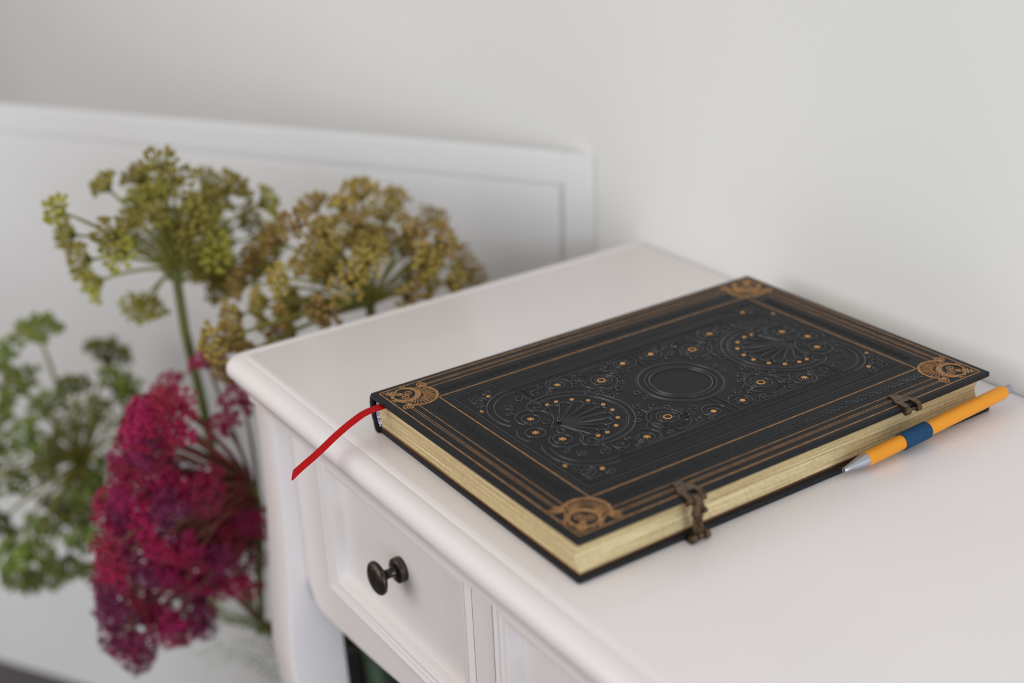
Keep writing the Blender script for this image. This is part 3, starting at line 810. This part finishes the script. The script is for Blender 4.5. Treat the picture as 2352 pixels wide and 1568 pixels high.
def front_y(px, py, Y, ymin=0.276, clear=0.022):
    """the point on the pixel's ray at depth Y, drawn nearer until it stands clear of the panel"""
    while True:
        p = on_y(px, py, Y)
        if (p - P0).dot(PN) > clear or Y <= ymin: return p
        Y -= 0.004
def bud_cluster(name, material, n, length, spread, bud, seed, spiky=False):
    """small umbel: pedicels fanning from the origin along +z, a bud or a petal star on each"""
    r = random.Random(seed); bm = bmesh.new()
    for i in range(n):
        th = spread * math.sqrt((i + 0.5) / n); ph = i * 2.39996 + r.uniform(-0.2, 0.2)
        d = Vector((math.sin(th) * math.cos(ph), math.sin(th) * math.sin(ph), math.cos(th)))
        L_ = length * r.uniform(0.8, 1.1); tip = d * L_
        tube(bm, [Vector((0, 0, 0)), d * L_ * 0.5 + Vector((0, 0, L_ * 0.06)), tip], [0.00055, 0.00045, 0.0004], 4)
        if spiky:
            a = d.orthogonal().normalized(); b = d.cross(a)
            for k in range(6):
                an = 2 * PI * k / 6 + r.uniform(-0.3, 0.3)
                e = (d * r.uniform(0.4, 0.9) + a * math.cos(an) + b * math.sin(an)).normalized()
                s = e.cross(d).normalized() * bud * 0.35
                p1 = tip + e * bud * 0.8; p2 = tip + e * bud * 1.9
                v = [bm.verts.new(tip), bm.verts.new(p1 + s), bm.verts.new(p2), bm.verts.new(p1 - s), bm.verts.new(p1 + d * bud * 0.25)]
                for f in ((0, 1, 4), (1, 2, 4), (2, 3, 4), (3, 0, 4), (0, 3, 2, 1)): bm.faces.new([v[j] for j in f])
        else:
            ret = bmesh.ops.create_icosphere(bm, subdivisions=1, radius=bud * r.uniform(0.8, 1.15))
            for v in ret['verts']: v.co = Vector((v.co.x, v.co.y, v.co.z * 1.25)) + tip
    bmesh.ops.recalc_face_normals(bm, faces=bm.faces[:])
    me = bpy.data.meshes.new(name); bm.to_mesh(me); bm.free()
    me.polygons.foreach_set('use_smooth', [True] * len(me.polygons))
    me.materials.append(material); return me

def flower(name, label, group, hub, stem_pts, stem_mat, stem_r, tips, meshes, part, stalk_mat, stalk_r, seed, size=(0.9, 1.15), outdir=None):
    r = random.Random(seed)
    root = empty(name, stem_pts[0]); tag(root, label, 'flower', group)
    off = -Vector(stem_pts[0])
    bm = bmesh.new(); n = len(stem_pts)
    tube(bm, [Vector(p) + off for p in stem_pts], [stem_r * (1.15 - 0.3 * i / n) for i in range(n)], 8)
    from_bm('stem', bm, stem_mat, root, True)
    for i, t in enumerate(tips):
        t = Vector(t); base = hub
        if outdir == 'pink':   # branches leave the stem at several heights
            base = min((Vector(p) for p in stem_pts[len(stem_pts) // 2:]), key=lambda p: (p - t).length + r.uniform(0, 0.04))
        d = t - base; L_ = d.length
        midp = base + d * 0.5 + Vector((0, 0, 0.06 * L_ + 0.004)) + Vector((r.uniform(-1, 1), r.uniform(-1, 1), 0)) * 0.06 * L_
        bm = bmesh.new()
        pts = bez(base + off, midp + off, t + off, 6)
        tube(bm, pts, [stalk_r * (1.1 - 0.4 * k / 6) for k in range(7)], 5)
        from_bm('stalk', bm, stalk_mat, root, True)
        o = link_mesh(part, meshes[r.randrange(len(meshes))], None, root)
        dd = (t - midp).normalized()
        qt = dd.to_track_quat('Z', 'Y') @ Quaternion((0, 0, 1), r.uniform(0, 6.28))
        o.rotation_mode = 'QUATERNION'; o.rotation_quaternion = qt
        s = r.uniform(*size); o.scale = (s, s, s)
        o.location = pts[-1]
    return root

def fuller(hubpx, pts, n, seed, lo=0.35, hi=0.8):
    r = random.Random(seed); out = list(pts)
    for k in range(n):
        x, y = pts[r.randrange(len(pts))]; t = r.uniform(lo, hi)
        out.append((hubpx[0] + (x - hubpx[0]) * t + r.uniform(-22, 22), hubpx[1] + (y - hubpx[1]) * t + r.uniform(-22, 22)))
    return out
um_ol = [bud_cluster('umbellet', M['olive'], 30, 0.0165, 1.05, 0.0021, s) for s in (1, 2, 3)]
um_oc = [bud_cluster('umbellet', M['ochre'], 30, 0.0165, 1.05, 0.0021, s) for s in (4, 5, 6)]
um_gr = [bud_cluster('umbellet', M['green'], 30, 0.0190, 1.2, 0.0028, s) for s in (7, 8, 9)]
fl_pk = [bud_cluster('floret_cluster', M[m], 24, 0.0135, 1.35, 0.0026, s, True) for s, m in ((11, 'magenta'), (12, 'magenta'), (13, 'rose'), (14, 'magenta'), (15, 'rose'), (16, 'plum'))]
fl_pl = [bud_cluster('floret_cluster', M['plum'], 22, 0.0120, 1.3, 0.0024, s, True) for s in (21, 22)]
G_ = 'flower stems in the black pot'

# olive umbel
Y1 = 0.440
hub = on_y(402, 618, Y1)
tp = [(150, 490), (178, 540), (212, 595), (255, 440), (330, 425), (372, 395), (405, 425), (470, 435), (520, 445), (592, 475), (604, 545), (560, 605), (520, 645), (440, 500), (330, 520), (290, 580), (240, 640), (330, 690), (350, 470), (485, 540), (552, 515), (430, 560), (370, 560), (455, 600), (590, 590), (270, 540), (500, 590)]
r = random.Random(3)
tips = [on_y(x, y, Y1 + r.uniform(-0.045, 0.05)) for x, y in fuller((402, 600), tp, 22, 41)]
st = [MOUTH + Vector((-0.012, 0.012, 0)), on_y(600, 1450, 0.425), on_y(520, 1250, 0.432), on_y(490, 1050, 0.436), on_y(466, 930, 0.438), on_y(425, 760, 0.437), hub]
flower('umbel_flower', 'olive green umbel flower on a bare upright stem above the crimson blossoms', None, hub, st, M['stem'], 0.0042, tips, um_ol, 'umbellet', M['stalk'], 0.0016, 31)
# ochre umbel behind the table edge
Y2 = 0.345
hub = on_y(850, 700, Y2)
tp = [(730, 490), (830, 465), (900, 470), (880, 510), (985, 515), (790, 490), (690, 530), (650, 560), (600, 600), (575, 650), (560, 720), (620, 690), (660, 640), (760, 545), (820, 525), (930, 545), (1000, 565), (1050, 605), (1072, 640), (960, 605), (880, 575), (720, 605), (520, 780), (560, 762), (640, 745), (700, 690), (1020, 650), (780, 620), (840, 610), (930, 640), (600, 800), (680, 760), (540, 830), (760, 700)]
tips = [front_y(x, y, Y2 + r.uniform(-0.045, 0.045)) for x, y in fuller((850, 680), tp, 18, 42)]
st = [MOUTH + Vector((0.014, 0.004, 0)), on_y(880, 1100, 0.385), on_y(866, 850, 0.360), hub]
flower('umbel_flower', 'ochre yellow umbel flower rising right behind the tabletop edge', None, hub, st, M['stem'], 0.0045, tips, um_oc, 'umbellet', M['stalk'], 0.0015, 32)
# leafy green umbel, farther from the table
Y3 = 0.650
hub = on_y(190, 1060, Y3)
tp = [(10, 850), (95, 785), (60, 905), (240, 835), (262, 905), (285, 950), (30, 960), (12, 1030), (60, 1090), (120, 945), (172, 905), (20, 1180), (90, 1235), (60, 1300), (112, 1300), (160, 1270), (240, 1290), (268, 1235), (200, 1205), (140, 1135), (250, 1135), (292, 1065), (225, 1060), (120, 1065), (300, 990), (30, 1250), (-20, 1100), (-20, 930), (180, 985), (215, 960), (80, 1010), (150, 1040), (200, 1110), (110, 1180), (270, 1010), (180, 1160)]
tips = [on_y(x, y, Y3 + r.uniform(-0.06, 0.05)) for x, y in tp]
st = [MOUTH + Vector((-0.02, 0.018, 0)), on_y(520, 1420, 0.48), on_y(330, 1230, 0.57), hub]
flower('umbel_flower', 'loose green umbel flower leaning out behind the red blossoms', None, hub, st, M['stem'], 0.0045, tips, um_gr, 'umbellet', M['stalk'], 0.0022, 33, (1.0, 1.4))
# red blossom head hanging over beside the leg
Y4 = 0.375
st = [MOUTH + Vector((-0.022, -0.014, 0)), on_y(602, 1440, 0.385), on_y(596, 1330, 0.380), on_y(598, 1220, 0.376), on_y(594, 1150, 0.374), on_y(580, 1110, 0.374)]
hub = st[4]
tp = []
rp_ = random.Random(12)
while len(tp) < 78:
    x, y = rp_.uniform(250, 610), rp_.uniform(930, 1450)
    e = ((x - (400 + 0.0 * y)) / 145) ** 2 + ((y - 1180) / 255) ** 2
    if e > 1: continue
    if x > 430 and y < 1085: continue
    if all((x - a) ** 2 + (y - b) ** 2 > 26 ** 2 for a, b in tp): tp.append((x, y))
tp += [(520, 985), (560, 930), (400, 905), (385, 925), (480, 845), (350, 960), (560, 1170), (575, 1220), (580, 1280), (540, 1200), (440, 1420), (470, 1430), (330, 1000), (560, 1320), (540, 1130), (590, 1180)]
tips = [on_y(x, y, Y4 + rp_.uniform(-0.035, 0.04)) for x, y in tp]
root = flower('red_blossom', 'crimson and magenta blossom head hanging beside the white table leg', None, hub, st, M['stem'], 0.0032, tips, fl_pk, 'floret_cluster', M['redstem'], 0.0016, 34, (0.9, 1.3), 'pink')
# plum tail below the head
tl = [(268, 1355), (275, 1385), (255, 1400), (285, 1420), (305, 1445), (268, 1440), (295, 1475), (320, 1488), (316, 1512), (258, 1330), (275, 1465), (262, 1370)]
tt = [on_y(x, y, Y4 + rp_.uniform(-0.012, 0.012)) for x, y in tl]
st2 = [MOUTH + Vector((-0.028, 0.004, 0)), on_y(590, 1420, 0.385), on_y(500, 1330, 0.378), on_y(400, 1310, 0.376), on_y(320, 1350, 0.375), on_y(300, 1400, 0.375), on_y(312, 1500, 0.375)]
flower('plum_blossom', 'narrow plum purple blossom spike drooping below the crimson head', None, st2[4], st2, M['redstem'], 0.0018, tt, fl_pl, 'floret_cluster', M['redstem'], 0.0008, 35, (0.95, 1.2), 'pink')
# pale feathery fronds low beside the leg
def frond(pts, label, seed):
    r = random.Random(seed)
    root = empty('pale_frond', pts[0]); tag(root, label, 'leaf')
    off = -Vector(pts[0]); P = [Vector(p) + off for p in pts]
    bm = bmesh.new(); tube(bm, P, [0.0014 - 0.0001 * i for i in range(len(P))], 6)
    from_bm('stem', bm, M['pale'], root, True)
    for i in range(1, len(P)):
        for k in range(5):
            b = P[i - 1].lerp(P[i], k / 5); d = (P[i] - P[i - 1]).normalized()
            s = d.cross(Vector((0.4, -0.9, 0.2))).normalized()
            for sg in (1, -1):
                e = (d * 0.7 + s * sg).normalized(); L_ = r.uniform(0.014, 0.022)
                wv = e.cross(Vector((0.4, -0.9, 0.2))).normalized() * 0.0012
                bm = bmesh.new()
                m_ = b + e * L_ * 0.5 + Vector((0, 0, 0.002)); tpv = b + e * L_
                v = [bm.verts.new(p) for p in (b, m_ + wv, tpv, m_ - wv, m_ + Vector((0.0004, -0.0009, 0.0003)))]
                for f in ((0, 1, 4), (1, 2, 4), (2, 3, 4), (3, 0, 4), (3, 2, 1, 0)): bm.faces.new([v[j] for j in f])
                from_bm('leaflet', bm, M['pale'], root)
frond([MOUTH + Vector((-0.03, -0.01, 0)), on_y(640, 1560, 0.40), on_y(590, 1510, 0.405), on_y(530, 1490, 0.41), on_y(470, 1520, 0.415)], 'pale feathery frond arching low beside the white table leg', 5)
frond([MOUTH + Vector((-0.03, 0.012, 0)), on_y(640, 1500, 0.41), on_y(590, 1430, 0.415), on_y(540, 1400, 0.42), on_y(500, 1400, 0.425)], 'pale feathery frond just under the crimson blossom', 6)
# dark leaves hanging over the pot rim
for k, (a, L_) in enumerate(((-1.75, 0.12), (-0.95, 0.14), (-0.15, 0.11))):
    root = empty('strap_leaf', MOUTH); tag(root, 'dark green strap leaf hanging over the rim of the black pot', 'leaf', 'strap leaves over the pot rim')
    d = Vector((math.cos(a), math.sin(a), 0)); s = Vector((-d.y, d.x, 0))
    path = [(0, 0), (0.03, 0.035), (0.055, 0.045), (0.075, 0.030), (0.084, -0.01), (0.086, -0.01 - L_ * 0.5), (0.083, -0.01 - L_)]
    ww = [0.003, 0.007, 0.009, 0.010, 0.010, 0.008, 0.0005]
    bm = bmesh.new(); A1, B1, C1 = [], [], []
    for (rr_, zz), wd in zip(path, ww):
        p = d * rr_ + Vector((0, 0, zz))
        A1.append(bm.verts.new(p + s * wd)); B1.append(bm.verts.new(p + Vector((0, 0, -0.0015)) - d * 0.001)); C1.append(bm.verts.new(p - s * wd))
    for i in range(len(path) - 1):
        bm.faces.new((A1[i], A1[i + 1], B1[i + 1], B1[i])); bm.faces.new((B1[i], B1[i + 1], C1[i + 1], C1[i]))
    o = from_bm('blade', bm, M['leafdark'], root, True)
    sd = o.modifiers.new('thick', 'SOLIDIFY'); sd.thickness = 0.0006
